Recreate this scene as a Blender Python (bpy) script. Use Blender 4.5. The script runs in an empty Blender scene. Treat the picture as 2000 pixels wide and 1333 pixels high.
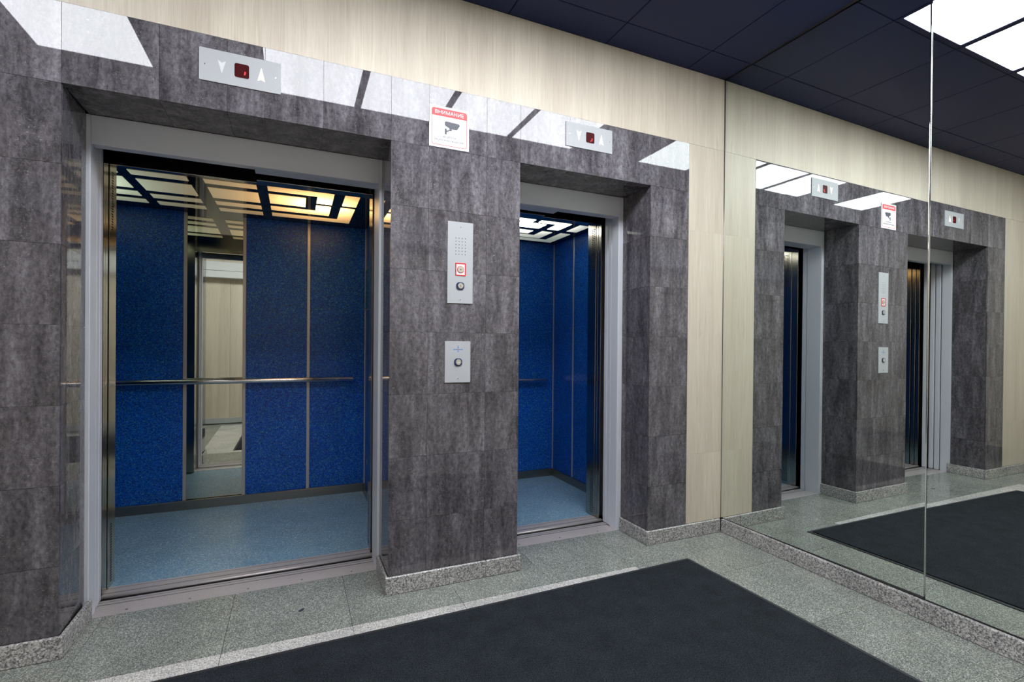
import bpy, bmesh, math, random
from mathutils import Vector, Matrix
random.seed(7)
scene = bpy.context.scene
COL = scene.collection

# ------------------------------------------------------------------ camera
CX, CY, CZ = -2.517, -2.3554, 1.1769
YAW, PITCH, ROLL = 0.415, -0.004, -0.0083
cam_data = bpy.data.cameras.new('camera')
cam_data.sensor_width = 36.0
cam_data.lens = 36.0 * 962.06 / 2000.0
cam_data.shift_y = 14.9 / 2000.0
cam_data.clip_start = 0.02
cam = bpy.data.objects.new('camera', cam_data)
COL.objects.link(cam)
_r = Vector((math.cos(YAW), -math.sin(YAW), 0))
_f = Vector((math.sin(YAW) * math.cos(PITCH), math.cos(YAW) * math.cos(PITCH), math.sin(PITCH)))
_u = _r.cross(_f)
r2 = _r * math.cos(ROLL) - _u * math.sin(ROLL)
u2 = _r * math.sin(ROLL) + _u * math.cos(ROLL)
M = Matrix(((r2.x, u2.x, -_f.x, CX), (r2.y, u2.y, -_f.y, CY), (r2.z, u2.z, -_f.z, CZ), (0, 0, 0, 1)))
cam.matrix_world = M
scene.camera = cam

# ------------------------------------------------------------------ world, exposure, light levels
w = bpy.data.worlds.new('world'); scene.world = w; w.use_nodes = True
w.node_tree.nodes['Background'].inputs[0].default_value = (0.02, 0.022, 0.03, 1)
w.node_tree.nodes['Background'].inputs[1].default_value = 0.0
scene.view_settings.view_transform = 'Standard'
scene.view_settings.look = 'None'
scene.view_settings.exposure = 0.2
scene.view_settings.gamma = 1.0
scene.view_settings.use_curve_mapping = False
LAMP = 18.5          # lobby ceiling panels
CAR_WIDE = 13.0       # diffusers of the wide car
CAR_NARROW = 10.0     # diffusers of the narrow car
scene.cycles.max_bounces = 14
scene.cycles.glossy_bounces = 8
scene.cycles.diffuse_bounces = 6
scene.cycles.caustics_reflective = True
scene.cycles.sample_clamp_indirect = 6.0

# ------------------------------------------------------------------ materials
def srgb(r, g, b):
    def c(v):
        v /= 255.0
        return v / 12.92 if v <= 0.04045 else ((v + 0.055) / 1.055) ** 2.4
    return (c(r), c(g), c(b), 1.0)

def new_mat(name):
    m = bpy.data.materials.new(name); m.use_nodes = True
    nt = m.node_tree
    return m, nt, nt.nodes['Principled BSDF']

def N(nt, kind, **kw):
    n = nt.nodes.new(kind)
    for k, v in kw.items():
        if k in n.inputs: n.inputs[k].default_value = v
        else: setattr(n, k, v)
    return n

def ramp(nt, src, stops, interp='LINEAR'):
    n = nt.nodes.new('ShaderNodeValToRGB')
    n.color_ramp.interpolation = interp
    e = n.color_ramp.elements
    while len(e) > 1: e.remove(e[-1])
    e[0].position, e[0].color = stops[0][0], stops[0][1]
    for p, c in stops[1:]:
        x = e.new(p); x.color = c
    nt.links.new(src, n.inputs[0])
    return n

def coords(nt, scale=(1, 1, 1), rnd=True):
    tc = nt.nodes.new('ShaderNodeTexCoord')
    mp = nt.nodes.new('ShaderNodeMapping'); mp.inputs['Scale'].default_value = scale
    if rnd:
        oi = nt.nodes.new('ShaderNodeObjectInfo')
        mu = nt.nodes.new('ShaderNodeVectorMath'); mu.operation = 'MULTIPLY_ADD'
        co = nt.nodes.new('ShaderNodeCombineXYZ')
        for i, k in enumerate((37.0, 23.0, 51.0)):
            q = nt.nodes.new('ShaderNodeMath'); q.operation = 'MULTIPLY'; q.inputs[1].default_value = k
            nt.links.new(oi.outputs['Random'], q.inputs[0]); nt.links.new(q.outputs[0], co.inputs[i])
        ad = nt.nodes.new('ShaderNodeVectorMath'); ad.operation = 'ADD'
        nt.links.new(tc.outputs['Object'], ad.inputs[0]); nt.links.new(co.outputs[0], ad.inputs[1])
        nt.links.new(ad.outputs[0], mp.inputs['Vector'])
    else:
        nt.links.new(tc.outputs['Object'], mp.inputs['Vector'])
    return mp.outputs[0]

def noise(nt, vec, scale, detail=3, rough=0.55, dist=0.0):
    n = N(nt, 'ShaderNodeTexNoise')
    n.inputs['Scale'].default_value = scale; n.inputs['Detail'].default_value = detail
    n.inputs['Roughness'].default_value = rough; n.inputs['Distortion'].default_value = dist
    nt.links.new(vec, n.inputs['Vector'])
    return n.outputs['Fac']

def mixc(nt, fac, a, b, mode='MIX'):
    n = nt.nodes.new('ShaderNodeMix'); n.data_type = 'RGBA'; n.blend_type = mode
    for s, v in ((0, fac), (6, a), (7, b)):
        if hasattr(v, 'is_linked') or isinstance(v, bpy.types.NodeSocket): nt.links.new(v, n.inputs[s])
        else: n.inputs[s].default_value = v
    return n.outputs[2]

def bump(nt, bsdf, h, strength, dist=0.002):
    b = nt.nodes.new('ShaderNodeBump'); b.inputs['Strength'].default_value = strength; b.inputs['Distance'].default_value = dist
    nt.links.new(h, b.inputs['Height']); nt.links.new(b.outputs[0], bsdf.inputs['Normal'])

def simple(name, col, rough=0.5, metal=0.0, spec=0.5):
    m, nt, b = new_mat(name)
    b.inputs['Base Color'].default_value = col
    b.inputs['Roughness'].default_value = rough
    b.inputs['Metallic'].default_value = metal
    b.inputs['Specular IOR Level'].default_value = spec
    return m

def mat_tile():
    m, nt, b = new_mat('polished_stoneware')
    streak = noise(nt, coords(nt, (14, 14, 2.0)), 1.0, 5, 0.65, 0.5)
    fine = noise(nt, coords(nt, (1, 1, 0.6)), 70, 5, 0.75, 0.3)
    patch = noise(nt, coords(nt, (1.6, 1.6, .8)), 5, 3, 0.6)
    base = ramp(nt, streak, [(0.32, srgb(68, 66, 70)), (0.5, srgb(94, 91, 96)), (0.70, srgb(122, 119, 125))])
    fr = ramp(nt, fine, [(0.34, (0.56, 0.56, 0.57, 1)), (0.5, (1, 1, 1, 1)), (0.66, (1.50, 1.49, 1.48, 1))])
    pr = ramp(nt, patch, [(0.35, (0.80, 0.79, 0.79, 1)), (0.65, (1.10, 1.10, 1.11, 1))])
    c = mixc(nt, 1.0, base.outputs[0], fr.outputs[0], 'MULTIPLY')
    c = mixc(nt, 1.0, c, pr.outputs[0], 'MULTIPLY')
    speck = noise(nt, coords(nt, (1, 1, 1.6)), 150, 3, 0.6, 1.0)
    sp = ramp(nt, speck, [(0.60, (0, 0, 0, 1)), (0.68, (1, 1, 1, 1))])
    msk = ramp(nt, noise(nt, coords(nt, (3.0, 3.0, 1)), 5, 3), [(0.42, (0.05, 0.05, 0.05, 1)), (0.62, (0.7, 0.7, 0.7, 1))])
    sm = mixc(nt, 1.0, sp.outputs[0], msk.outputs[0], 'MULTIPLY')
    c = mixc(nt, sm, c, srgb(168, 165, 166))
    nt.links.new(c, b.inputs['Base Color'])
    b.inputs['Roughness'].default_value = 0.02
    b.inputs['IOR'].default_value = 1.455
    return m

def mat_wood():
    m, nt, b = new_mat('pale_ash_laminate')
    g = noise(nt, coords(nt, (120, 120, 3.0)), 1.0, 5, 0.7, 1.2)
    g2 = noise(nt, coords(nt, (9, 9, 0.35)), 1.0, 2, 0.5, 0.6)
    k = noise(nt, coords(nt, (7, 7, 2.4)), 1.0, 2, 0.5, 1.0)
    base = ramp(nt, g, [(0.25, srgb(194, 184, 167)), (0.5, srgb(213, 205, 191)), (0.75, srgb(224, 218, 205))])
    tone = ramp(nt, g2, [(0.3, srgb(236, 232, 228)), (0.7, srgb(255, 253, 249))])
    c = mixc(nt, 1.0, base.outputs[0], tone.outputs[0], 'MULTIPLY')
    kk = ramp(nt, k, [(0.70, (0, 0, 0, 1)), (0.80, (1, 1, 1, 1))])
    fine = ramp(nt, noise(nt, coords(nt, (150, 150, 3)), 1.0, 2), [(0.45, (0, 0, 0, 1)), (0.6, (0.8, 0.8, 0.8, 1))])
    c = mixc(nt, mixc(nt, 1.0, kk.outputs[0], fine.outputs[0], 'MULTIPLY'), c, srgb(160, 142, 118))
    nt.links.new(c, b.inputs['Base Color'])
    b.inputs['Roughness'].default_value = 0.45
    bump(nt, b, g, 0.05, 0.001)
    return m

def mat_granite(name, stops, scale, rough, big=None, dark=None, light=None):
    m, nt, b = new_mat(name)
    v = coords(nt, (1, 1, 1))
    n1 = noise(nt, v, scale, 2, 0.6, 0.0)
    c = ramp(nt, n1, stops).outputs[0]
    if light:
        v2 = N(nt, 'ShaderNodeTexVoronoi'); v2.inputs['Scale'].default_value = scale * 1.1; nt.links.new(v, v2.inputs['Vector'])
        sep = nt.nodes.new('ShaderNodeSeparateColor'); nt.links.new(v2.outputs['Color'], sep.inputs[0])
        c = mixc(nt, ramp(nt, sep.outputs[0], [(0.72, (0, 0, 0, 1)), (0.80, (0.85, 0.85, 0.85, 1))]).outputs[0], c, light)
    if dark:
        n3 = noise(nt, v, scale * 0.9, 3, 0.6, 0.3)
        c = mixc(nt, ramp(nt, n3, [(0.35, (0.9, 0.9, 0.9, 1)), (0.42, (0, 0, 0, 1))]).outputs[0], c, dark)
    if big:
        pr = ramp(nt, noise(nt, v, big, 3, 0.6), [(0.35, (0.86, 0.87, 0.86, 1)), (0.65, (1.10, 1.10, 1.09, 1))])
        c = mixc(nt, 1.0, c, pr.outputs[0], 'MULTIPLY')
    nt.links.new(c, b.inputs['Base Color'])
    b.inputs['Roughness'].default_value = rough
    return m

def mat_speckle(name, a, bcol, ccol, scale, rough, spec=0.4):
    m, nt, b = new_mat(name)
    v = coords(nt, (1, 1, 1))
    n1 = noise(nt, v, scale, 2, 0.7, 0.8)
    n2 = noise(nt, v, scale * 0.8 + 31, 2, 0.7, 1.2)
    n3 = noise(nt, v, 5, 3, 0.6)
    c = ramp(nt, n1, [(0.38, a), (0.62, bcol)]).outputs[0]
    s = ramp(nt, n2, [(0.57, (0, 0, 0, 1)), (0.65, (0.85, 0.85, 0.85, 1))]).outputs[0]
    c = mixc(nt, s, c, ccol)
    c = mixc(nt, 1.0, c, ramp(nt, n3, [(0.3, (0.9, 0.9, 0.9, 1)), (0.7, (1.08, 1.08, 1.08, 1))]).outputs[0], 'MULTIPLY')
    nt.links.new(c, b.inputs['Base Color'])
    b.inputs['Roughness'].default_value = rough
    b.inputs['Specular IOR Level'].default_value = spec
    return m

def mat_brushed(name, col, rough=0.28, stretch=(120, 120, 2), metal=1.0):
    m, nt, b = new_mat(name)
    g = noise(nt, coords(nt, stretch), 1.0, 3)
    c = ramp(nt, g, [(0.3, tuple(x * 0.9 for x in col[:3]) + (1,)), (0.7, col)])
    nt.links.new(c.outputs[0], b.inputs['Base Color'])
    b.inputs['Metallic'].default_value = metal
    b.inputs['Roughness'].default_value = rough
    return m

def mat_emit(name, col, strength, base=(0.8, 0.8, 0.8, 1)):
    m, nt, b = new_mat(name)
    b.inputs['Base Color'].default_value = base
    b.inputs['Emission Color'].default_value = col
    b.inputs['Emission Strength'].default_value = strength
    b.inputs['Roughness'].default_value = 0.4
    return m

def mat_diffuser(name, bulbs, base_col, base, rough=0.06):
    """Opal sheet lit from behind by bulbs: brighter near each bulb."""
    m, nt, b = new_mat(name)
    b.inputs['Base Color'].default_value = (0.30, 0.31, 0.27, 1)
    b.inputs['Roughness'].default_value = rough
    geo = nt.nodes.new('ShaderNodeNewGeometry')
    total = None
    for (x, y, z), col, amp, wid in bulbs:
        d = nt.nodes.new('ShaderNodeVectorMath'); d.operation = 'DISTANCE'
        d.inputs[1].default_value = (x, y, z); nt.links.new(geo.outputs['Position'], d.inputs[0])
        q = nt.nodes.new('ShaderNodeMath'); q.operation = 'DIVIDE'; q.inputs[1].default_value = wid; nt.links.new(d.outputs['Value'], q.inputs[0])
        p = nt.nodes.new('ShaderNodeMath'); p.operation = 'POWER'; p.inputs[1].default_value = 2.0; nt.links.new(q.outputs[0], p.inputs[0])
        a = nt.nodes.new('ShaderNodeMath'); a.operation = 'ADD'; a.inputs[1].default_value = 1.0; nt.links.new(p.outputs[0], a.inputs[0])
        a2 = nt.nodes.new('ShaderNodeMath'); a2.operation = 'POWER'; a2.inputs[1].default_value = 2.0; nt.links.new(a.outputs[0], a2.inputs[0])
        i = nt.nodes.new('ShaderNodeMath'); i.operation = 'DIVIDE'; i.inputs[0].default_value = amp; nt.links.new(a2.outputs[0], i.inputs[1])
        s = nt.nodes.new('ShaderNodeVectorMath'); s.operation = 'SCALE'; s.inputs[0].default_value = col[:3]; nt.links.new(i.outputs[0], s.inputs['Scale'])
        if total is None: total = s.outputs[0]
        else:
            ad = nt.nodes.new('ShaderNodeVectorMath'); ad.operation = 'ADD'
            nt.links.new(total, ad.inputs[0]); nt.links.new(s.outputs[0], ad.inputs[1]); total = ad.outputs[0]
    ad = nt.nodes.new('ShaderNodeVectorMath'); ad.operation = 'ADD'
    ad.inputs[1].default_value = tuple(base * c for c in base_col[:3]); nt.links.new(total, ad.inputs[0])
    nt.links.new(ad.outputs[0], b.inputs['Emission Color'])
    b.inputs['Emission Strength'].default_value = 1.0
    return m

TILE = mat_tile()
WOOD = mat_wood()
GROUT = simple('dark_grout', srgb(34, 33, 35), 0.9)
MORTAR = simple('floor_grout', srgb(70, 66, 60), 0.9)
FLOORG = mat_granite('green_grey_granite', [(0.36, srgb(84, 89, 90)), (0.5, srgb(124, 129, 125)), (0.62, srgb(154, 156, 148))], 280, 0.13, 3, srgb(56, 61, 64), srgb(186, 189, 182))
LIGHTG = mat_granite('pale_granite', [(0.36, srgb(150, 149, 150)), (0.5, srgb(186, 184, 183)), (0.62, srgb(212, 210, 206))], 230, 0.2, 3, srgb(92, 92, 96), srgb(226, 224, 220))
BASEG = mat_granite('skirting_granite', [(0.36, srgb(104, 103, 107)), (0.49, srgb(150, 148, 150)), (0.62, srgb(188, 185, 184))], 160, 0.26, 5, srgb(50, 50, 56), srgb(206, 204, 201))
PAINT = simple('pale_grey_door_paint', srgb(208, 211, 220), 0.32)
STEEL = mat_brushed('brushed_steel', (0.40, 0.37, 0.33, 1), 0.16)
DARKSTEEL = mat_brushed('dark_steel', (0.30, 0.29, 0.27, 1), 0.3, (2, 120, 120))
ALU = mat_brushed('sill_aluminium', (0.66, 0.62, 0.63, 1), 0.45, (1.5, 300, 300), 0.55)
PLATE = simple('satin_silver_plate', srgb(178, 181, 185), 0.5, 0.0, 0.25)
STRIP = mat_brushed('cover_strip_metal', (0.58, 0.54, 0.50, 1), 0.35, (120, 120, 2), 0.5)
CHROME = simple('chrome', (0.78, 0.77, 0.75, 1), 0.07, 1.0)
RAILMAT = simple('polished_handrail', (0.70, 0.68, 0.66, 1), 0.16, 1.0)
MIRROR = simple('mirror_glass', (0.83, 0.88, 0.84, 1), 0.0, 1.0)
CARMIRROR = simple('car_mirror_glass', (0.70, 0.72, 0.62, 1), 0.0, 1.0)
NAVY = simple('navy_ceiling_metal', srgb(33, 40, 78), 0.5, 0.0, 0.2)
NAVY2 = simple('navy_ceiling_frame', srgb(28, 31, 66), 0.5, 0.0, 0.2)
CARCEIL = simple('glossy_black_ceiling', srgb(10, 11, 14), 0.05, 0.0, 0.38)
BLUE = mat_speckle('blue_speckled_laminate', srgb(0, 30, 118), srgb(0, 98, 212), srgb(96, 178, 160), 125, 0.32)
CARFLOOR = mat_speckle('blue_speckled_vinyl', srgb(76, 122, 158), srgb(136, 174, 196), srgb(226, 228, 208), 135, 0.33)
BLACK = simple('black_void', (0.004, 0.004, 0.004, 1), 0.8)
RUBBER = simple('mat_rubber_edge', srgb(40, 40, 46), 0.6)
WHITE = simple('white_plastic', srgb(232, 232, 236), 0.4)
OFFWHITE = simple('white_powder_coat', srgb(222, 224, 228), 0.35)
RED = simple('print_red', srgb(216, 40, 44), 0.4)
INK = simple('print_dark', srgb(52, 56, 70), 0.4)
BLUEPLASTIC = simple('dark_blue_plastic', srgb(28, 44, 92), 0.3)
BUTTON = simple('beige_button', srgb(186, 182, 168), 0.35)
SMOKEDRED = simple('dark_red_display', srgb(66, 4, 10), 0.4, 0.0, 0.08)
LITRED = mat_emit('lit_red_segment', (1.0, 0.02, 0.03, 1), 0.95, (0.25, 0.0, 0.0, 1))
LITARROW = mat_emit('lit_arrow', (1.0, 0.80, 0.60, 1), 1.5, (0.3, 0.28, 0.25, 1))
DIMARROW = simple('unlit_arrow', srgb(216, 219, 222), 0.3)
LAMPMAT = mat_emit('lit_ceiling_diffuser', (0.93, 0.955, 1.0, 1), LAMP)
TEAL = simple('teal_glass', srgb(30, 96, 104), 0.08)
WALLPAINT = simple('plain_wall_core', srgb(120, 116, 110), 0.8)
LOGOBLUE = simple('logo_blue', srgb(60, 140, 235), 0.4)
DUST = simple('chrome_screw', (0.62, 0.6, 0.58, 1), 0.2, 1.0)

def mat_mat():
    m, nt, b = new_mat('charcoal_pile')
    v = coords(nt, (1, 1, 1))
    n1 = noise(nt, v, 260, 3, 0.8); n2 = noise(nt, v, 9, 4, 0.65)
    c = ramp(nt, n1, [(0.36, srgb(13, 15, 18)), (0.64, srgb(55, 60, 66))]).outputs[0]
    c = mixc(nt, 1.0, c, ramp(nt, n2, [(0.3, (0.78, 0.78, 0.78, 1)), (0.7, (1.15, 1.15, 1.15, 1))]).outputs[0], 'MULTIPLY')
    nt.links.new(c, b.inputs['Base Color'])
    b.inputs['Roughness'].default_value = 0.95; b.inputs['Specular IOR Level'].default_value = 0.1
    bump(nt, b, n1, 0.6, 0.003)
    return m
PILE = mat_mat()

# ------------------------------------------------------------------ builders
_cache = {}
def link(name, mesh, loc, parent=None, mat=None):
    o = bpy.data.objects.new(name, mesh); COL.objects.link(o)
    if parent is not None:
        o.parent = parent; o.location = Vector(loc) - world_loc(parent)
    else: o.location = loc
    return o

_wl = {}
def world_loc(o):
    return Vector(_wl.get(o.name, (0, 0, 0)))

def box_mesh(dx, dy, dz, mat, bev):
    key = (round(dx, 4), round(dy, 4), round(dz, 4), mat.name, bev)
    if key in _cache: return _cache[key]
    bm = bmesh.new(); bmesh.ops.create_cube(bm, size=1.0)
    bmesh.ops.scale(bm, vec=(dx, dy, dz), verts=bm.verts)
    if bev: bmesh.ops.bevel(bm, geom=list(bm.edges), offset=bev, segments=1, affect='EDGES', profile=0.5)
    me = bpy.data.meshes.new(mat.name + '_box'); bm.to_mesh(me); bm.free(); me.materials.append(mat)
    _cache[key] = me
    return me

def box(name, x0, x1, y0, y1, z0, z1, mat, parent=None, bev=0.0, label=None):
    x0, x1 = sorted((x0, x1)); y0, y1 = sorted((y0, y1)); z0, z1 = sorted((z0, z1))
    c = ((x0 + x1) / 2, (y0 + y1) / 2, (z0 + z1) / 2)
    o = link(name, box_mesh(x1 - x0, y1 - y0, z1 - z0, mat, bev), c, parent)
    _wl[o.name] = c
    if label: o['label'] = label
    return o

def boxes(name, lst, mat, parent=None, bev=0.0):
    """several boxes as one mesh part, origin at the first box centre"""
    x0, x1, y0, y1, z0, z1 = lst[0]
    c = Vector(((x0 + x1) / 2, (y0 + y1) / 2, (z0 + z1) / 2))
    bm = bmesh.new()
    for a, b, d, e, f, g in lst:
        r = bmesh.ops.create_cube(bm, size=1.0)
        bmesh.ops.scale(bm, vec=(abs(b - a), abs(e - d), abs(g - f)), verts=r['verts'])
        bmesh.ops.translate(bm, vec=Vector(((a + b) / 2, (d + e) / 2, (f + g) / 2)) - c, verts=r['verts'])
    me = bpy.data.meshes.new(name); bm.to_mesh(me); bm.free(); me.materials.append(mat)
    o = link(name, me, c, parent); _wl[o.name] = tuple(c)
    return o

def prism(name, pts, axis, a, b, mat, parent=None):
    """polygon pts (2-D) extruded between a and b along axis ('Y': pts are x,z; 'Z': pts are x,y; 'X': pts are y,z)"""
    def P(p, t):
        return {'Y': (p[0], t, p[1]), 'Z': (p[0], p[1], t), 'X': (t, p[0], p[1])}[axis]
    cx = sum(p[0] for p in pts) / len(pts); cy = sum(p[1] for p in pts) / len(pts)
    c = Vector(P((cx, cy), (a + b) / 2))
    bm = bmesh.new()
    va = [bm.verts.new(Vector(P(p, a)) - c) for p in pts]; vb = [bm.verts.new(Vector(P(p, b)) - c) for p in pts]
    n = len(pts)
    bm.faces.new(va); bm.faces.new(vb[::-1])
    for i in range(n): bm.faces.new((va[i], vb[i], vb[(i + 1) % n], va[(i + 1) % n]))
    bmesh.ops.recalc_face_normals(bm, faces=bm.faces)
    me = bpy.data.meshes.new(name); bm.to_mesh(me); bm.free(); me.materials.append(mat)
    o = link(name, me, c, parent); _wl[o.name] = tuple(c)
    return o

def cyl(name, p0, p1, r, mat, parent=None, seg=24, bev=0.0):
    p0, p1 = Vector(p0), Vector(p1); d = p1 - p0
    bm = bmesh.new()
    bmesh.ops.create_cone(bm, cap_ends=True, segments=seg, radius1=r, radius2=r, depth=d.length)
    if bev:
        es = [e for e in bm.edges if len(e.link_faces) == 2 and any(len(f.verts) > 4 for f in e.link_faces)]
        bmesh.ops.bevel(bm, geom=es, offset=bev, segments=2, affect='EDGES', profile=0.5)
    bmesh.ops.rotate(bm, verts=bm.verts, cent=(0, 0, 0), matrix=d.to_track_quat('Z', 'Y').to_matrix())
    for f in bm.faces: f.smooth = len(f.verts) == 4
    me = bpy.data.meshes.new(name); bm.to_mesh(me); bm.free(); me.materials.append(mat)
    c = (p0 + p1) / 2
    o = link(name, me, c, parent); _wl[o.name] = tuple(c)
    return o

def root(name, loc, label=None, cat=None, group=None, kind=None):
    o = bpy.data.objects.new(name, None); COL.objects.link(o); o.location = loc; o.empty_display_size = 0.1
    _wl[o.name] = tuple(loc)
    tag(o, label, cat, group, kind)
    return o

def tag(o, label=None, cat=None, group=None, kind=None):
    if label: o['label'] = label
    if cat: o['category'] = cat
    if group: o['group'] = group
    if kind: o['kind'] = kind
    return o

def rrect(x0, x1, z0, z1, r, n=5):
    pts = []
    for cx, cz, a0 in ((x1 - r, z1 - r, 0), (x0 + r, z1 - r, 90), (x0 + r, z0 + r, 180), (x1 - r, z0 + r, 270)):
        for i in range(n + 1):
            a = math.radians(a0 + 90 * i / n); pts.append((cx + r * math.cos(a), cz + r * math.sin(a)))
    return pts

def ring(name, outer, inner, y0, y1, mat, parent):
    """frame between two closed loops with equal point counts, in x,z, extruded in y"""
    n = len(outer)
    c = Vector((sum(p[0] for p in outer) / n, (y0 + y1) / 2, sum(p[1] for p in outer) / n))
    bm = bmesh.new()
    V = {}
    for k, (loop, y) in enumerate(((outer, y0), (inner, y0), (outer, y1), (inner, y1))):
        V[k] = [bm.verts.new(Vector((p[0], y, p[1])) - c) for p in loop]
    for i in range(n):
        j = (i + 1) % n
        bm.faces.new((V[0][i], V[0][j], V[1][j], V[1][i])); bm.faces.new((V[2][i], V[3][i], V[3][j], V[2][j]))
        bm.faces.new((V[0][i], V[2][i], V[2][j], V[0][j])); bm.faces.new((V[1][i], V[1][j], V[3][j], V[3][i]))
    bmesh.ops.recalc_face_normals(bm, faces=bm.faces)
    me = bpy.data.meshes.new(name); bm.to_mesh(me); bm.free(); me.materials.append(mat)
    o = link(name, me, c, parent); _wl[o.name] = tuple(c)
    return o

def text(name, body, x, z, y, width, height, mat, parent, bold=0.0):
    """lettering standing on a wall plane facing -Y; centred at x,z; fitted to width and height"""
    cu = bpy.data.curves.new(name, 'FONT'); cu.body = body; cu.size = 1.0; cu.extrude = 0.0; cu.offset = bold
    cu.align_x = 'CENTER'; cu.resolution_u = 3
    t = bpy.data.objects.new(name + '_tmp', cu); COL.objects.link(t)
    dg = bpy.context.evaluated_depsgraph_get()
    me = bpy.data.meshes.new_from_object(t.evaluated_get(dg))
    bpy.data.objects.remove(t)
    xs = [v.co.x for v in me.vertices]; ys = [v.co.y for v in me.vertices]
    sx = width / (max(xs) - min(xs)); sz = height / (max(ys) - min(ys))
    mx, my = (max(xs) + min(xs)) / 2, (max(ys) + min(ys)) / 2
    for v in me.vertices:
        v.co = ((v.co.x - mx) * sx, 0.0, (v.co.y - my) * sz)
    bm = bmesh.new(); bm.from_mesh(me)
    r = bmesh.ops.extrude_face_region(bm, geom=list(bm.faces))
    bmesh.ops.translate(bm, vec=(0, -0.0004, 0), verts=[g for g in r['geom'] if isinstance(g, bmesh.types.BMVert)])
    bm.to_mesh(me); bm.free()
    me.materials.clear(); me.materials.append(mat)
    o = link(name, me, (x, y, z), parent); _wl[o.name] = (x, y, z)
    return o

# ------------------------------------------------------------------ key dimensions (metres)
H = 2.90                      # ceiling
ZT, ZN, ZB = 2.444, 2.144, 0.085   # tile top, niche top, skirting top
D1L, D1R, D2L, D2R = -3.317, -2.109, -1.440, -0.586    # niche edges
NICHE = 0.268
XL = -4.9                     # left wall
YF = -2.45                    # wall opposite the lifts
TB = 0.015                    # skirting thickness
G = 0.0006                    # half joint
rows = [ZN, 1.844, 1.544, 1.244, 0.944, 0.644, 0.344, ZB]

# ------------------------------------------------------------------ wall with the lifts
wb = root('wall_back', (-2.4, 0, 0), 'wall with the two lift openings, dark stone tiles under pale wood panels', 'wall', kind='structure')
boxes('wall_core', [(XL, D1L - .012, .0125, .262, 0, ZN + .012), (D1R + .012, D2L - .012, .0125, .262, 0, ZN + .012),
                    (D2R + .012, 0.05, .0125, .262, 0, ZN + .012), (XL, 0.05, .0125, .262, ZN + .012, H + .05)], GROUT, wb)
tile_y = (0.0, 0.010)
def tile(x0, x1, y0, y1, z0, z1):
    o = box('tile', x0, x1, y0, y1, z0, z1, TILE, wb)
    o.rotation_euler = (random.uniform(-1, 1) * 6e-4, 0, random.uniform(-1, 1) * 6e-4)
    return o
bx = [-3.632, D1L, -3.016, -2.781, -2.640, -2.407, D1R, -1.927, -1.628, D2L, -1.140, -0.888, D2R, -0.291]
for a, b in zip(bx, bx[1:]):
    t = tile(a + G, b - G, 0, .010, ZN + G, ZT)
    if a == -2.781: t.rotation_euler = (0.0, 0, 0.0035)
for a, b in ((-3.632, D1L), (D1R, -1.927), (-1.927, -1.628), (-1.628, D2L), (D2R, -0.291)):
    for z1, z0 in zip(rows, rows[1:]):
        tile(a + G, b - G, 0, .010, z0 + G, z1 - G)
for xe, s in ((D1L, -1), (D1R, 1), (D2L, -1), (D2R, 1)):
    for z1, z0 in zip(rows, rows[1:]):
        t = tile(min(xe, xe + s * .010), max(xe, xe + s * .010), .0105, NICHE - .001, z0 + G, z1 - G)
        if xe == D1L:      # this reveal splays out a little
            t.rotation_euler.z = .034; t.location.x -= .0046
for cols in ([D1L, -3.016, -2.781, -2.640, -2.407, D1R], [D2L, -1.150, -0.890, D2R]):
    for a, b in zip(cols, cols[1:]):
        tile(a + G, b - G, .0105, NICHE - .001, ZN, ZN + .010)
# pale wood laminate panels
for a, b in ((XL, -3.70), (-3.70, -2.50), (-2.50, -1.30), (-1.30, -0.0)):
    box('wood_panel', a + .0001, b - .0001, .0005, .012, ZT + .001, H, WOOD, wb)
for z0, z1 in ((ZB, .514), (.514, 1.910), (1.910, ZT)):
    box('wood_panel', -0.290, -0.0, .0005, .012, z0 + .0002, z1 - .0002, WOOD, wb)
    for a, b in ((XL, -4.27), (-4.27, -3.634)):
        box('wood_panel', a + .0004, b - .0004, .0005, .012, z0 + .0002, z1 - .0002, WOOD, wb)

# ------------------------------------------------------------------ skirtings
sk = root('baseboard_back', (-2.4, 0, 0), 'speckled granite skirting along the lift wall and into both niches', 'skirting', kind='structure')
def sb(x0, x1, y0, y1, par, m=BASEG):
    return box('skirting_stone', x0 + .0005, x1 - .0005, y0 + .0002, y1 - .0002, 0.0, ZB, m, par, 0.003)
for a, b in ((XL + .02, -4.3), (-4.3, -3.70), (-3.70, D1L + TB)): sb(a, b, -TB, 0, sk)
sb(D1L, D1L + TB, 0, .285, sk)
sb(D1R - TB, D1R, 0, .270, sk)
for a, b in ((D1R - TB, -1.62), (-1.62, D2L + TB)): sb(a, b, -TB, 0, sk)
sb(D2L, D2L + TB, 0, .270, sk)
sb(D2R - TB, D2R, 0, .262, sk)
for a, b in ((D2R - TB, -0.17), (-0.17, -TB)): sb(a, b, -TB, 0, sk)
sr = root('baseboard_right', (0, -1.2, 0), 'speckled granite skirting under the wall mirrors', 'skirting', kind='structure')
for a, b in ((-TB, -.461), (-.461, -.957), (-.957, -1.45), (-1.45, -1.95), (-1.95, YF + .02)):
    box('skirting_stone', -TB, 0.018, b + .0005, a - .0005, 0, ZB, BASEG, sr, 0.003)

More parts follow.
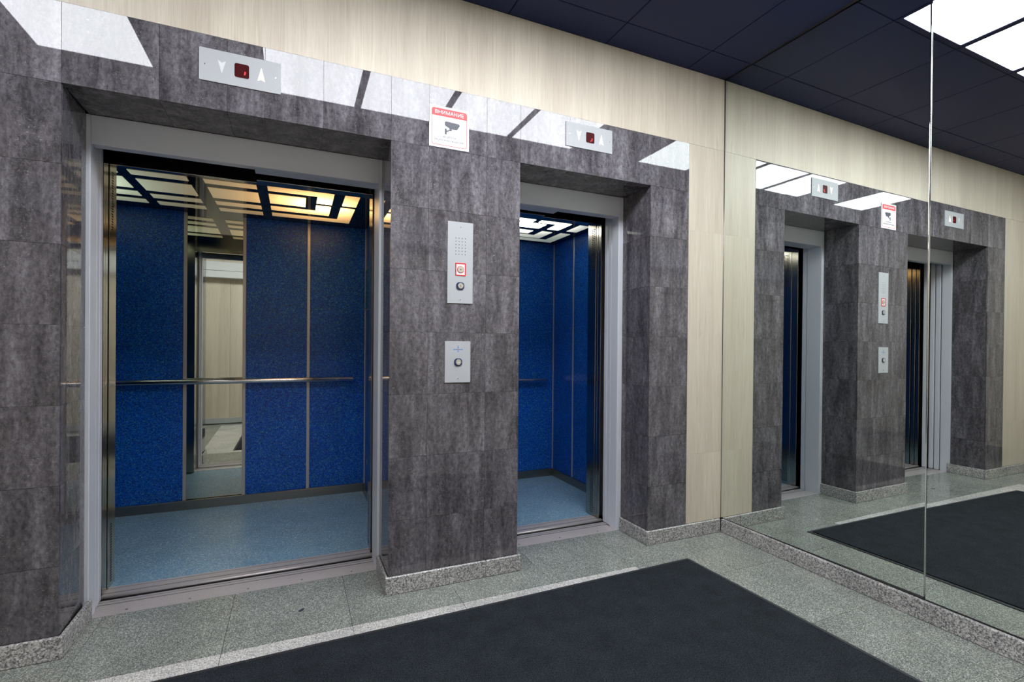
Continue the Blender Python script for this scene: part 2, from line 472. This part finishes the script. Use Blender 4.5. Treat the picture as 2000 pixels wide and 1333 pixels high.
# ------------------------------------------------------------------ floor
fl = root('floor', (-2.4, -1.2, 0), 'polished green-grey granite floor with a paler granite field', 'floor', kind='structure')
box('screed', XL - .1, .1, YF - .1, .45, -.06, -.0215, MORTAR, fl)
g = .0009
def slab(x0, x1, y0, y1, m=FLOORG):
    box('granite_slab', x0 + g, x1 - g, y0 + g, y1 - g, -.02, 0, m, fl)
xs = [XL, -4.38, -3.87, -3.39]
for a, b in zip([XL, -4.24, -3.745, -3.262, -2.767, -2.289, -1.806, -1.328, -0.835], [-4.24, -3.745, -3.262, -2.767, -2.289, -1.806, -1.328, -0.835, 0.02]):
    if b < 0: slab(a, b, -.205, .285)
slab(-0.835, 0.02, -.195, .285)
for a, b in zip(xs, xs[1:]):
    for c, d in ((-.205, -.72), (-.72, -1.24), (-1.24, -1.76), (-1.76, -2.28)): slab(a, b, d, c)
slab(-0.835, -0.361, -.45, -.195); slab(-0.361, 0.02, -.45, -.195)
for c, d in ((-.45, -.95), (-.95, -1.48), (-1.48, -1.98), (-1.98, -2.28)):
    slab(-0.835, -0.175, d, c); slab(-0.175, 0.02, d, c)
lx = [-3.39, -2.767, -2.289, -1.806, -1.328, -0.835]
for a, b in zip(lx, lx[1:]):
    for c, d in ((-.205, -.72), (-.72, -1.24), (-1.24, -1.76), (-1.76, -2.28)): slab(a, b, d, c, LIGHTG)
for a, b in zip([XL, -4.2, -3.5, -2.8, -2.1, -1.4, -.7], [-4.2, -3.5, -2.8, -2.1, -1.4, -.7, .02]): slab(a, b, YF, -2.28)

# ------------------------------------------------------------------ ceiling and its lamps
ce = root('ceiling', (-2.4, -1.2, H), 'dark navy metal panel ceiling', 'ceiling', kind='structure')
box('ceiling_core', XL - .1, .1, YF - .1, .012, H + .03, H + .06, NAVY2, ce)
cxs = [XL] + [-0.315 - 0.6 * k for k in range(7, -1, -1)] + [-.0]
cxs = [c for c in cxs if c >= XL]
cys = [YF, -2.0, -1.4, -0.8, -0.2, 0.0]
lampcells = []
for a, b in zip(cxs, cxs[1:]):
    for c, d in zip(cys, cys[1:]):
        lit = abs(c + 1.4) < .01 and b - a > .55 and not (a > -3.4 and b < -2.6) and a > -4.0
        if lit: lampcells.append((a, b, c, d)); continue
        box('ceiling_panel', a + .0022, b - .0022, c + .0022, d - .0022, H, H + .012, NAVY, ce, .0015)
for (a, b, c, d) in lampcells:
    box('ceiling_rail', a - .002, a + .002, c, d, H + .002, H + .012, NAVY2, ce)
lamp_lab = ['square ceiling lamp standing alone, left of the row of four', 'first ceiling lamp of the row of four, left end, above the wide lift side',
            'second ceiling lamp of the row of four counted from its left end', 'third ceiling lamp of the row of four, second from the wall mirror',
            'ceiling lamp next to the wall mirror, right end of the row']
for i, (a, b, c, d) in enumerate(lampcells):
    L = root('ceiling_light', ((a + b) / 2, (c + d) / 2, H), lamp_lab[min(i, 4)], 'ceiling light', 'square lit ceiling panels')
    f = .026
    boxes('lamp_frame', [(a + .003, b - .003, c + .003, c + f, H - .001, H + .02), (a + .003, b - .003, d - f - .006, d - .003, H - .001, H + .02),
                         (a + .003, a + f - .003, c + f, d - f - .006, H - .001, H + .02), (b - f + .003, b - .003, c + f, d - f - .006, H - .001, H + .02)], NAVY2, L)
    box('diffuser', a + f - .003, b - f + .003, c + f, d - f - .006, H + .003, H + .01, LAMPMAT, L)

# ------------------------------------------------------------------ side walls and the wall behind the camera
wr = root('wall_right', (.03, -1.2, 0), 'wall carrying the tall mirrors', 'wall', kind='structure')
box('wall_core', .020, .08, YF - .1, .01, 0, H + .03, WALLPAINT, wr)
wl = root('wall_left', (XL, -1.2, 0), 'wood panelled end wall outside the view', 'wall', kind='structure')
box('wall_core', XL - .08, XL - .012, YF - .1, .25, 0, H + .03, WALLPAINT, wl)
for a, b in ((YF, -1.25), (-1.25, 0)): box('wood_panel', XL - .012, XL, a + .001, b - .001, ZB, H, WOOD, wl)
wf = root('wall_front', (-2.4, YF, 0), 'wood panelled wall opposite the lifts, seen in the wide car mirror', 'wall', kind='structure')
box('wall_core', XL, 0.02, YF - .08, YF - .012, 0, H + .03, WALLPAINT, wf)
for a, b in ((XL, -4.1), (-4.1, -3.3), (-3.3, -2.5), (-2.5, -1.7), (-1.7, -.9), (-.9, 0)):
    box('wood_panel', a + .001, b - .001, YF - .012, YF, ZB + .005, H, WOOD, wf)
box('metal_rail', XL, 0.0, YF, YF + .018, .012, ZB + .005, PLATE, wf)
hd = root('door_header', (-3.6, YF, 2.15), 'long white door header box on the wood wall, seen in the car mirror', 'door header')
box('header_cover', XL + .01, -0.9, YF + .001, YF + .13, 2.245, 2.375, OFFWHITE, hd, .006)
box('header_lower_cover', XL + .01, -0.9, YF + .001, YF + .125, 2.145, 2.242, OFFWHITE, hd, .004)

# ------------------------------------------------------------------ wall mirrors
def pane(name, ya, yb, mrot, tilt, label):
    n = Vector((math.cos(mrot) * math.cos(tilt), math.sin(mrot), math.sin(tilt))).normalized()
    def fx(y, z): return -(n.y * y + n.z * (z - 1.0)) / n.x
    z0, z1 = ZB + .0045, H - .002
    bm = bmesh.new(); vs = []
    for y, z in ((ya, z0), (yb, z0), (yb, z1), (ya, z1)):
        vs.append(bm.verts.new((fx(y, z), y, z)))
    vb = [bm.verts.new((v.co.x + .005, v.co.y, v.co.z)) for v in vs]
    bm.faces.new(vs); bm.faces.new(vb[::-1])
    for i in range(4): bm.faces.new((vs[i], vb[i], vb[(i + 1) % 4], vs[(i + 1) % 4]))
    bmesh.ops.recalc_face_normals(bm, faces=bm.faces)
    c = Vector((0, (ya + yb) / 2, z0))
    bmesh.ops.translate(bm, vec=-c, verts=bm.verts)
    me = bpy.data.meshes.new(name); bm.to_mesh(me); bm.free(); me.materials.append(MIRROR)
    o = link(name, me, c); _wl[o.name] = tuple(c)
    tag(o, label, 'mirror', 'tall wall mirrors')
    return o
YS = -1.121
pane('wall_mirror', -.001, YS + .002, .0134, -.0013, 'tall frameless wall mirror meeting the pale wood strip in the corner')
pane('wall_mirror', YS - .002, -2.25, .0053, -.0014, 'tall frameless wall mirror right of the bright vertical seam')
pane('wall_mirror', -2.254, YF + .001, .0053, -.0014, 'narrow frameless wall mirror by the wall opposite the lifts')
tr = cyl('trim_1', (.0045, YS, ZB), (.0045, YS, H - .002), .0030, CHROME)
tag(tr, 'slim bright strip covering the seam between two wall mirrors', 'trim', kind='structure')
tr = cyl('trim_2', (-.0015, -.0015, ZB), (-.0015, -.0015, H - .002), .0012, DARKSTEEL, seg=10)
tag(tr, 'thin dark joint strip in the corner of wood wall and mirror', 'trim', kind='structure')

tr = box('trim_3', .001, .0195, YF + .01, -.002, ZB + .0002, ZB + .0042, BLACK)
tag(tr, 'thin dark joint under the wall mirrors along the granite skirting', 'trim', kind='structure')

# ------------------------------------------------------------------ landing doors
def landing(name, xl, xr, le, re_, open_left, label, y_step_left, y_step_right, xstep):
    """xl,xr niche edges; le,re_ clear opening edges"""
    R = root(name, ((xl + xr) / 2, NICHE, 0), label, 'door', kind='structure')
    y0 = NICHE
    ZH = 2.018
    if open_left:
        box('jamb', xl - .02, le, y0, .345, 0, ZN - .001, PAINT, R, .002)
        box('door_leaf', le - .30, le - .004, .356, .398, .004, 2.06, PAINT, R, .0045)
        box('door_leaf', le - .31, le - .007, .407, .446, .004, 2.06, PAINT, R, .0045)
        box('jamb', re_, xr + .02, y0, .440, 0, ZN - .001, PAINT, R, .002)
    else:
        box('jamb', re_, xr + .02, y0, .338, 0, ZN - .001, PAINT, R, .002)
        box('door_leaf', re_ + .004, re_ + .30, .347, .386, .004, 2.06, PAINT, R, .0045)
        box('door_leaf', re_ + .007, re_ + .31, .394, .432, .004, 2.06, PAINT, R, .0045)
        box('jamb', xl - .02, le, y0, .388, 0, ZN - .001, PAINT, R, .002)
        box('door_stop', le - .05, le - .004, .392, .430, 0, 2.06, PAINT, R, .002)
    h = box('head', le + .0005, re_ - .0005, y0 + .001, y0 + .03, ZH, ZN - .001, PAINT, R, .0015)
    for a, b, yy in ((le, xstep, y_step_left), (xstep, re_, y_step_right)):
        box('head_soffit', a + .001, b - .001, y0 + .030, yy, ZH, ZH + .02, PAINT, R)
    box('head_dark_block', xl - .05, xr + .05, .30, .40, ZH + .045, ZN + .05, BLACK, R)  # added black block, stands in for the darkness behind the head
    # sill
    d = 0.0 if open_left else -.018
    f0 = .285 + d
    s = root('sill', ((xl + xr) / 2, f0, 0)); s.parent = R; s.location = Vector(((xl + xr) / 2, f0, 0)) - world_loc(R); _wl[s.name] = ((xl + xr) / 2, f0, 0)
    x0, x1 = xl - .01, xr + .01
    box('sill_plate', x0, x1, f0, .393 + d, -.0012, .0008, ALU, s)
    box('sill_rib', x0, x1, .3995 + d, .4205 + d, -.0012, .0012, ALU, s)
    box('sill_rib', x0, x1, .427 + d, .443 + d, -.0012, .0005, ALU, s)
    boxes('sill_bed', [(x0, x1, f0 + .0004, .445 + d, -.03, -.011), (x0, x1, f0 + .0004, .393 + d, -.011, -.0012),
                       (x0, x1, .3995 + d, .4205 + d, -.011, -.0012), (x0, x1, .427 + d, .443 + d, -.011, -.0012)], BLACK, s)  # groove sides coloured black, in place of the shade inside the grooves
    for i in range(9):
        yy = f0 + .010 + i * .0105
        box('anti_slip_ridge', x0, x1, yy, yy + .0045, .001, .0018, ALU, s)
    k = 5 if open_left else 3
    for i in range(k):
        xx = le + .12 + (re_ - le - .24) * i / (k - 1)
        cyl('screw', (xx, f0 + .03, .001), (xx, f0 + .03, .0028), .005, DARKSTEEL, s, 12)
    return R
landing('door_1', D1L, D1R, -3.311, -2.121, True, 'wide open lift doorway with pale grey painted jambs', .315, .372, -2.700)
landing('door_2', D2L, D2R, -1.412, -0.620, False, 'narrow open lift doorway with pale grey painted jambs', .390, .336, -1.030)

# ------------------------------------------------------------------ lift cars
def perf(x, s, y0, cols, par):
    """black surface marks for the dark of ventilation slots at the top and bottom of the car post; x is the reveal plane, s its facing direction"""
    for zz, nrow in ((1.722, 23), (0.026, 23)):
        L = []
        for r in range(nrow):
            z = zz + r * .0124
            for c in range(cols):
                y = y0 + c * .0135 + (r % 2) * .0015
                L.append((x, x + s * .0004, y, y + .0085, z, z + .0072))  # black slab on the post face, painted dark of an open slot
        o = boxes('vent_slot_marks', L, BLACK, par); o['kind'] = 'stuff'

def car(label, xl, xr, yf, yb, el, er, seams_back, seams_side_r, mirror_x, rail, pieces, diff_mat, ceil_z, open_left, hl, hr, hstep, d):
    R = root('lift_car', ((xl + xr) / 2, (yf + yb) / 2, 0), label, 'lift car', 'lift cars standing open')
    ZC = ceil_z
    box('car_floor', xl, xr, yf, yb, -.03, 0, CARFLOOR, R)
    # sill of the car
    s = root('car_sill', ((el + er) / 2, .54 + d, 0)); s.parent = R; s.location = Vector(((el + er) / 2, .54 + d, 0)) - world_loc(R); _wl[s.name] = ((el + er) / 2, .54 + d, 0)
    bed = [(el - .02, er + .02, .478 + d, yf, -.03, -.010)]
    for a, b, t in ((.484, .5015, .0034), (.508, .5165, .001), (.5235, .566, .001), (.5705, .588, .0015)):
        box('sill_rib', el - .02, er + .02, a + d, b + d, -.001, t, ALU, s)
        bed.append((el - .02, er + .02, a + d, b + d, -.010, -.001))
    boxes('sill_bed', bed, BLACK, s)  # black below each rib paints the shade of the sill grooves
    cyl('sill_nosing', (el - .02, .484 + d, -.004), (er + .02, .484 + d, -.004), .0075, ALU, s, 20)
    # back wall
    xsb = [xl] + seams_back + [xr]
    for a, b in zip(xsb, xsb[1:]):
        if mirror_x and abs(a - mirror_x[0]) < .01:
            ph = .012
            me = box_mesh(b - a - .004, .006, ZC - .066, CARMIRROR, 0)
            o = link('mirror', me, ((a + b) / 2, yb + .006, (ZC + .066) / 2), R); _wl[o.name] = ((a + b) / 2, yb + .006, 1)
            o.rotation_euler = (0, 0, ph); o['label'] = 'tall narrow mirror between the blue panels'
            continue
        box('wall_panel', a + .001, b - .001, yb, yb + .02, .062, ZC, BLUE, R)
    for a in seams_back:
        box('cover_strip', a - .011, a + .011, yb - .005, yb - .0002, .062, ZC, STRIP, R, .002)
    for a in (xl + .004, xr - .004):
        box('corner_strip', a - .0035, a + .0035, yb - .007, yb, .062, ZC, STRIP, R)
    # side walls
    ys = [yf + .065] + seams_side_r + [yb]
    for a, b in zip(ys, ys[1:]):
        box('wall_panel', xr, xr + .02, a + .001, b - .001, .062, ZC, BLUE, R)
        box('wall_panel', xl - .02, xl, a + .001, b - .001, .062, ZC, BLUE, R)
    for a in seams_side_r:
        box('cover_strip', xr - .005, xr - .0002, a - .009, a + .009, .062, ZC, STRIP, R, .002)
        box('cover_strip', xl + .0002, xl + .005, a - .009, a + .009, .062, ZC, STRIP, R, .002)
    # skirting
    box('car_skirting', xl + .001, xr - .001, yb - .025, yb - .006, 0.0005, .064, DARKSTEEL, R, .001)
    for a, b in ((xl + .001, xl + .018), (xr - .018, xr - .001)):
        box('car_skirting', a, b, yf + .068, yb - .026, .0005, .064, DARKSTEEL, R, .001)
    # front returns (posts)
    box('front_post', xl - .02, el, yf - .034, yf + .065, .002, ZC, STEEL, R, .0015)
    box('front_post', er, xr + .02, yf - .034, yf + .065, .002, ZC, STEEL, R, .0015)
    perf(el, 1, yf - .012 if not open_left else yf - .004, 4 if not open_left else 2, R)
    perf(er, -1, yf - .024, 3 if open_left else 3, R)
    # sliding leaves parked beside the opening
    if open_left:
        box('car_door', el - .30, el - .001, .482, .512, .006, 2.06, STEEL, R, .0015)
        box('car_door', el - .31, el - .003, .519, .551, .006, 2.06, STEEL, R, .0015)
        box('door_stop', er - .005, er + .05, .498, .552, .006, 2.06, STEEL, R, .0015)
    else:
        box('car_door', er + .001, er + .30, .476, .508, .006, 2.06, STEEL, R, .0015)
        box('car_door', er + .003, er + .31, .515, .545, .006, 2.06, STEEL, R, .0015)
        box('door_stop', el - .05, el - .002, .482, .540, .006, 2.06, STEEL, R, .0015)
    # header
    for a, b, yy in ((el, hstep, hl), (hstep, er, hr)):
        box('car_header', a, b, yy, yf + .012, 2.030, ZC + .02, STEEL, R, .0015)
    # ceiling
    box('car_ceiling', xl, xr, yf + .012, yb + .02, ZC, ZC + .02, CARCEIL, R)
    for p in pieces:
        o = prism('light_pane', p, 'Z', ZC - .003, ZC - .0002, diff_mat, R)
    # handrail
    x0, x1, z, rr = rail
    h = cyl('handrail', (x0, yb - .065, z), (x1, yb - .065, z), rr, RAILMAT, R, 32, .002)
    for i in range(3):
        xx = x0 + .18 + (x1 - x0 - .36) * i / 2
        cyl('rail_bracket', (xx, yb - .062, z - .004), (xx, yb - .001, z - .004), .008, DARKSTEEL, h, 12)
    return R

def sx1(p): return (p[0], p[1])
ya = [(.919, 1.0), (1.082, 1.309), (1.390, 1.479), (1.562, 1.648)]
right = [
    [(-2.673, .909), (-2.297, .903), (-2.297, 1.160), (-2.392, 1.160), (-2.392, .999), (-2.673, .999)],
    [(-2.673, 1.072), (-2.458, 1.072), (-2.458, 1.286), (-2.673, 1.286)],
    [(-2.673, 1.364), (-2.392, 1.364), (-2.392, 1.222), (-2.298, 1.222), (-2.298, 1.464), (-2.673, 1.464)],
    [(-2.673, 1.546), (-2.236, 1.546), (-2.236, 1.212), (-2.143, 1.212), (-2.143, 1.634), (-2.673, 1.634)],
    [(-2.232, .905), (-2.143, .905), (-2.143, 1.150), (-2.232, 1.150)]]
XM = -3.043
pieces1 = [list(p) for p in right]
pieces1 += [[(2 * XM - x, y) for x, y in p][::-1] for p in right]
for a, b in ya:
    pieces1.append([(-3.002, a), (-2.732, a), (-2.732, b), (-3.002, b)])
    pieces1.append([(-3.354, a), (-3.083, a), (-3.083, b), (-3.354, b)])
WARM = (1.0, 0.60, 0.22); GREENW = (0.80, 1.0, 0.74)
diff1 = mat_diffuser('opal_panes_wide_car', [((-2.36, 1.20, 2.16), WARM, CAR_WIDE, .15), ((-2.36, 1.20, 2.16), (1.0, 0.52, 0.16), CAR_WIDE * .10, .42), ((-3.80, 1.15, 2.16), GREENW, CAR_WIDE * .16, .34)],
                     (0.60, 0.52, 0.30), 0.08)
c1 = car('wide lift car left of the tiled pillar, blue speckled walls, mirror and warm ceiling light', -4.09, -1.994, .592, 1.785, -3.326, -2.118,
    [-3.666, -3.232, -2.861, -2.422], [1.19], (-3.232, -2.861), (-3.95, -2.094, .911, .0185), pieces1, diff1, 2.118, True, .567, .520, -2.705, 0.0)
# control panel on its right side wall
cp = box('control_panel', -2.006, -1.9942, 1.30, 1.712, 1.452, 1.778, STRIP, c1, .002)
box('glass_front', -2.0075, -2.006, 1.32, 1.690, 1.460, 1.770, TEAL, cp)

cyl('round_sticker', (-1.9942, 1.64, .262), (-1.9950, 1.64, .262), .022, simple('lime_sticker', srgb(176, 200, 60), 0.5), c1, 24)

def s2(p): return (-2.517 + (p[0] + 2.517) * 1.0767, -2.3554 + (p[1] + 2.3554) * 1.0767)
m2 = -1.0106
def mx(x): return 2 * m2 - x
raw = [
    [(-1.36, .684), (-1.004, .684), (-1.004, .741), (-1.36, .741)],
    [(mx(-.88), .768), (-.88, .768), (-.88, .893), (mx(-.88), .893)],
    [(-.960, .684), (-.720, .684), (-.720, .886), (-.811, .886), (-.811, .733), (-.960, .733)],
    [(mx(-.885), .972), (-.885, .972), (-.885, 1.066), (mx(-.885), 1.066)],
    [(mx(-.729), .962), (mx(-.815), .962), (mx(-.815), 1.105), (-.815, 1.105), (-.815, .962), (-.729, .962), (-.729, 1.180), (mx(-.729), 1.180)],
    [(mx(-.572), .960), (mx(-.656), .960), (mx(-.656), 1.210), (-.656, 1.210), (-.656, .960), (-.572, .960), (-.572, 1.285), (mx(-.572), 1.285)],
    [(-.650, .688), (-.566, .688), (-.566, .881), (-.650, .881)],
]
pieces2 = [[s2(q) for q in p] for p in raw]
WHITEL = (1.0, 1.0, 0.88)
diff2 = mat_diffuser('opal_panes_narrow_car', [((-.95, 1.02, 2.16), WHITEL, CAR_NARROW, .19), ((-.70, .99, 2.16), WHITEL, CAR_NARROW * .6, .13)], (0.55, 0.66, 0.56), 0.22)
c2 = car('narrow lift car right of the tiled pillar, blue speckled walls and white ceiling light', -1.452, -0.340, .574, 1.640, -1.430, -0.612,
    [], [1.288], None, (-1.36, -.438, .879, .0170), pieces2, diff2, 2.118, False, .495, .528, -1.035, -.018)

# ------------------------------------------------------------------ indicator plates
def plate(x0, x1, z0, z1, label, lit_down, seg_j):
    xc = (x0 + x1) / 2; wd = x1 - x0; ht = z1 - z0
    R = root('floor_indicator', (xc, 0, z0), label, 'lift indicator', 'indicator plates above the lifts')
    box('plate', x0, x1, -.0045, -.0003, z0, z1, PLATE, R, .0008)
    X = lambda f: x0 + f * wd
    Z = lambda f: z1 - f * ht
    y = -.0045
    def arrow(fc, up, lit):
        hw = .047 * wd
        if up: pts = [(X(fc), Z(.28)), (X(fc) - hw, Z(.70)), (X(fc), Z(.655)), (X(fc) + hw, Z(.70))]
        else: pts = [(X(fc), Z(.70)), (X(fc) + hw, Z(.30)), (X(fc), Z(.365)), (X(fc) - hw, Z(.30))]
        o = prism('down_arrow' if not up else 'up_arrow', pts, 'Y', y - .0008, y, LITARROW if lit else DIMARROW, R)
        return o
    arrow(.268, False, lit_down); arrow(.752, True, True)
    dx0, dx1, dz0, dz1 = X(.42), X(.60), Z(.72), Z(.28)
    ring('display_rim', rrect(dx0 - .002, dx1 + .002, dz0 - .002, dz1 + .002, .009), rrect(dx0, dx1, dz0, dz1, .008), y - .0012, y, PLATE, R)
    dsp = prism('display', rrect(dx0, dx1, dz0, dz1, .008), 'Y', y - .0007, y, SMOKEDRED, R)
    sx = X(.548); zc = (dz0 + dz1) / 2; t = .0026
    prism('digit_segment', [(sx - t - .0012, zc - .015), (sx + t - .0012, zc - .015), (sx + t + .0012, zc - .001), (sx - t + .0012, zc - .001)], 'Y', y - .0011, y - .0007, LITRED, dsp)
    if seg_j:
        prism('digit_segment', [(sx - .012, zc - .0185), (sx - .002, zc - .0185), (sx - .001, zc - .0155), (sx - .011, zc - .0155)], 'Y', y - .0011, y - .0007, LITRED, dsp)
    for f in (.068, .935):
        cyl('screw', (X(f), y, Z(.5)), (X(f), y - .0016, Z(.5)), .0028, DUST, R, 14, .0006)
plate(-2.881, -2.580, 2.255, 2.388, 'silver lift indicator plate over the wide lift, down arrow unlit', False, False)
plate(-1.169, -0.866, 2.281, 2.414, 'silver lift indicator plate over the narrow lift, both arrows lit', True, True)

# ------------------------------------------------------------------ surveillance notice
SG = root('warning_sign', (-1.827, 0, 2.150), 'white and red square camera surveillance notice on the tiles between the lifts', 'sign')
x0, x1, z0, z1 = -1.928, -1.726, 2.150, 2.351
box('board', x0, x1, -.0035, -.0003, z0, z1, WHITE, SG, .0005)
y = -.0035
o1 = rrect(x0 + .011, x1 - .011, z0 + .011, z1 - .011, .012); i1 = rrect(x0 + .0135, x1 - .0135, z0 + .0135, z1 - .0135, .010)
ring('border', o1, i1, y - .0004, y, RED, SG)
hp = [(x1 - .011, z1 - .048)] + rrect(x0 + .011, x1 - .011, z0 + .011, z1 - .011, .012)[0:12] + [(x0 + .011, z1 - .048)]
prism('header_band', hp, 'Y', y - .0006, y, RED, SG)
text('lettering', 'ВНИМАНИЕ', -1.827, z1 - .0295, y - .0006, .146, .0185, WHITE, SG, .016)
text('lettering', 'ВЕДЁТСЯ', -1.827, z0 + .0545, y, .066, .0105, INK, SG, .012)
text('lettering', 'ВИДЕОНАБЛЮДЕНИЕ', -1.827, z0 + .0365, y, .150, .0095, INK, SG, .012)
u = lambda a, b: (x0 + a * .202, z1 - b * .201)
ci = [u(.38, .365), u(.415, .345), u(.735, .36), u(.765, .40), u(.70, .50), u(.685, .515), u(.55, .52), u(.565, .545), u(.55, .565), u(.51, .565), u(.43, .605), u(.43, .665), u(.385, .665), u(.385, .525), u(.43, .525), u(.43, .57), u(.505, .535), u(.49, .50), u(.395, .46), u(.38, .43)]
prism('camera_icon', ci, 'Y', y - .0005, y, INK, SG)

# ------------------------------------------------------------------ intercom and call button plates
def ring_button(R, x, z, y, glyph):
    prism('button_collar', rrect(x - .0205, x + .0205, z - .0185, z + .0185, .0155, 8), 'Y', y - .004, y, BLUEPLASTIC, R)
    b = cyl('button', (x + .001, y - .004, z), (x + .001, y - .0075, z), .0142, BUTTON, R, 28, .001)
    ring('button_ring', rrect(x - .0105, x + .0125, z - .0115, z + .0115, .0113, 6), rrect(x - .0092, x + .0112, z - .0102, z + .0102, .0101, 6), y - .0079, y - .0074, DUST, b)
    if glyph == 'arc':
        prism('button_mark', [(x + .004, z - .006), (x - .002, z - .003), (x - .002, z + .003), (x + .004, z + .006), (x + .004, z + .0045), (x + .0005, z + .0022), (x + .0005, z - .0022), (x + .004, z - .0045)], 'Y', y - .0080, y - .0074, INK, b)
    else:
        box('button_mark', x - .004, x + .006, y - .0080, y - .0074, z - .0035, z - .0022, WHITE, b)

px0, px1, pz0, pz1 = -1.832, -1.700, 1.390, 1.795
IP = root('intercom_panel', (-1.766, 0, pz0), 'tall silver intercom plate with red framed key switch and call button', 'intercom')
box('plate', px0, px1, -.0045, -.0003, pz0, pz1, PLATE, IP, .0008)
y = -.0045; W_, H_ = px1 - px0, pz1 - pz0
sl = []
for r in range(6):
    for c in range(4):
        xx = px0 + W_ * (.32 + .123 * c); zz = pz1 - H_ * (.200 + .0395 * r)
        sl.append((xx - .0018, xx + .0018, y - .0003, y, zz - .0021, zz + .0021))
o = boxes('speaker_hole_marks', sl, BLACK, IP); o['kind'] = 'stuff'  # black marks on the plate, painted dark of the open holes
kx0, kx1, kz1, kz0 = px0 + .30 * W_, px0 + .715 * W_, pz1 - .503 * H_, pz1 - .660 * H_
ring('key_frame', rrect(kx0, kx1, kz0, kz1, .002, 2), rrect(kx0 + .005, kx1 - .005, kz0 + .005, kz1 - .005, .001, 2), y - .0022, y, RED, IP)
kp = box('key_plate', kx0 + .005, kx1 - .005, y - .0006, y, kz0 + .005, kz1 - .005, WHITE, IP)
kc, kz = (kx0 + kx1) / 2, (kz0 + kz1) / 2 - .001
cyl('key_ring', (kc, y - .0006, kz), (kc, y - .0012, kz), .0178, RED, kp, 28)
cyl('key_switch', (kc, y - .0012, kz), (kc, y - .004, kz), .0155, BUTTON, kp, 28, .0006)
cyl('key_hole', (kc, y - .004, kz), (kc, y - .0044, kz), .0032, INK, kp, 12)
ring_button(IP, px0 + .5 * W_, pz1 - .785 * H_, y, 'arc')
for f in (.062, .955): cyl('screw', (px0 + .5 * W_, y, pz1 - f * H_), (px0 + .5 * W_, y - .0014, pz1 - f * H_), .0028, DUST, IP, 14, .0005)

qx0, qx1, qz0, qz1 = -1.842, -1.709, .996, 1.2015
CB = root('call_button_panel', (-1.7755, 0, qz0), 'short silver call button plate with small blue emblem below the intercom', 'call button')
box('plate', qx0, qx1, -.0045, -.0003, qz0, qz1, PLATE, CB, .0008)
W_, H_ = qx1 - qx0, qz1 - qz0; cxm = qx0 + .51 * W_
ring_button(CB, cxm, qz1 - .505 * H_, y, 'bar')
for f in (.105, .895): cyl('screw', (cxm, y, qz1 - f * H_), (cxm, y - .0014, qz1 - f * H_), .0028, DUST, CB, 14, .0005)
lz = qz1 - .200 * H_
boxes('emblem', [(cxm - .003, cxm + .003, y - .0003, y, lz + .006, lz + .013), (cxm - .003, cxm + .003, y - .0003, y, lz - .012, lz - .005),
                 (cxm - .023, cxm - .016, y - .0003, y, lz - .003, lz + .003), (cxm + .016, cxm + .023, y - .0003, y, lz - .003, lz + .003)], LOGOBLUE, CB)
boxes('emblem_wordmark', [(cxm - .013 + i * .0055, cxm - .0095 + i * .0055, y - .0003, y, lz - .0018, lz + .0018) for i in range(5)], INK, CB)

# ------------------------------------------------------------------ entrance mat
ang = math.radians(-1.15 + 0.0)
MT = root('floor_mat', (-1.79, -1.10, 0), 'large charcoal carpet mat with a thin rubber edge, lying before the lifts', 'mat')
a0 = Vector((-.503, -.242)); ux = Vector((math.cos(math.radians(1.25)), math.sin(math.radians(1.25)))); uy = Vector((ux.y, -ux.x))
LEN, WID = 2.585, 1.75
def mp(s, t): q = a0 - ux * s + uy * t; return (q.x, q.y)
prism('rubber_edge', [mp(0, 0), mp(LEN, 0), mp(LEN, WID), mp(0, WID)], 'Z', .0005, .004, RUBBER, MT)
prism('carpet', [mp(.022, .022), mp(LEN - .022, .022), mp(LEN - .022, WID - .022), mp(.022, WID - .022)], 'Z', .004, .009, PILE, MT)

# ------------------------------------------------------------------ scrap on the floor
sc = prism('floor_scrap', [(-2.497, .004), (-2.489, -.002), (-2.477, .007), (-2.471, .019), (-2.479, .022), (-2.489, .015)], 'Z', .0002, .0022, INK)
tag(sc, 'tiny black scrap lying on the granite before the wide lift', 'litter')
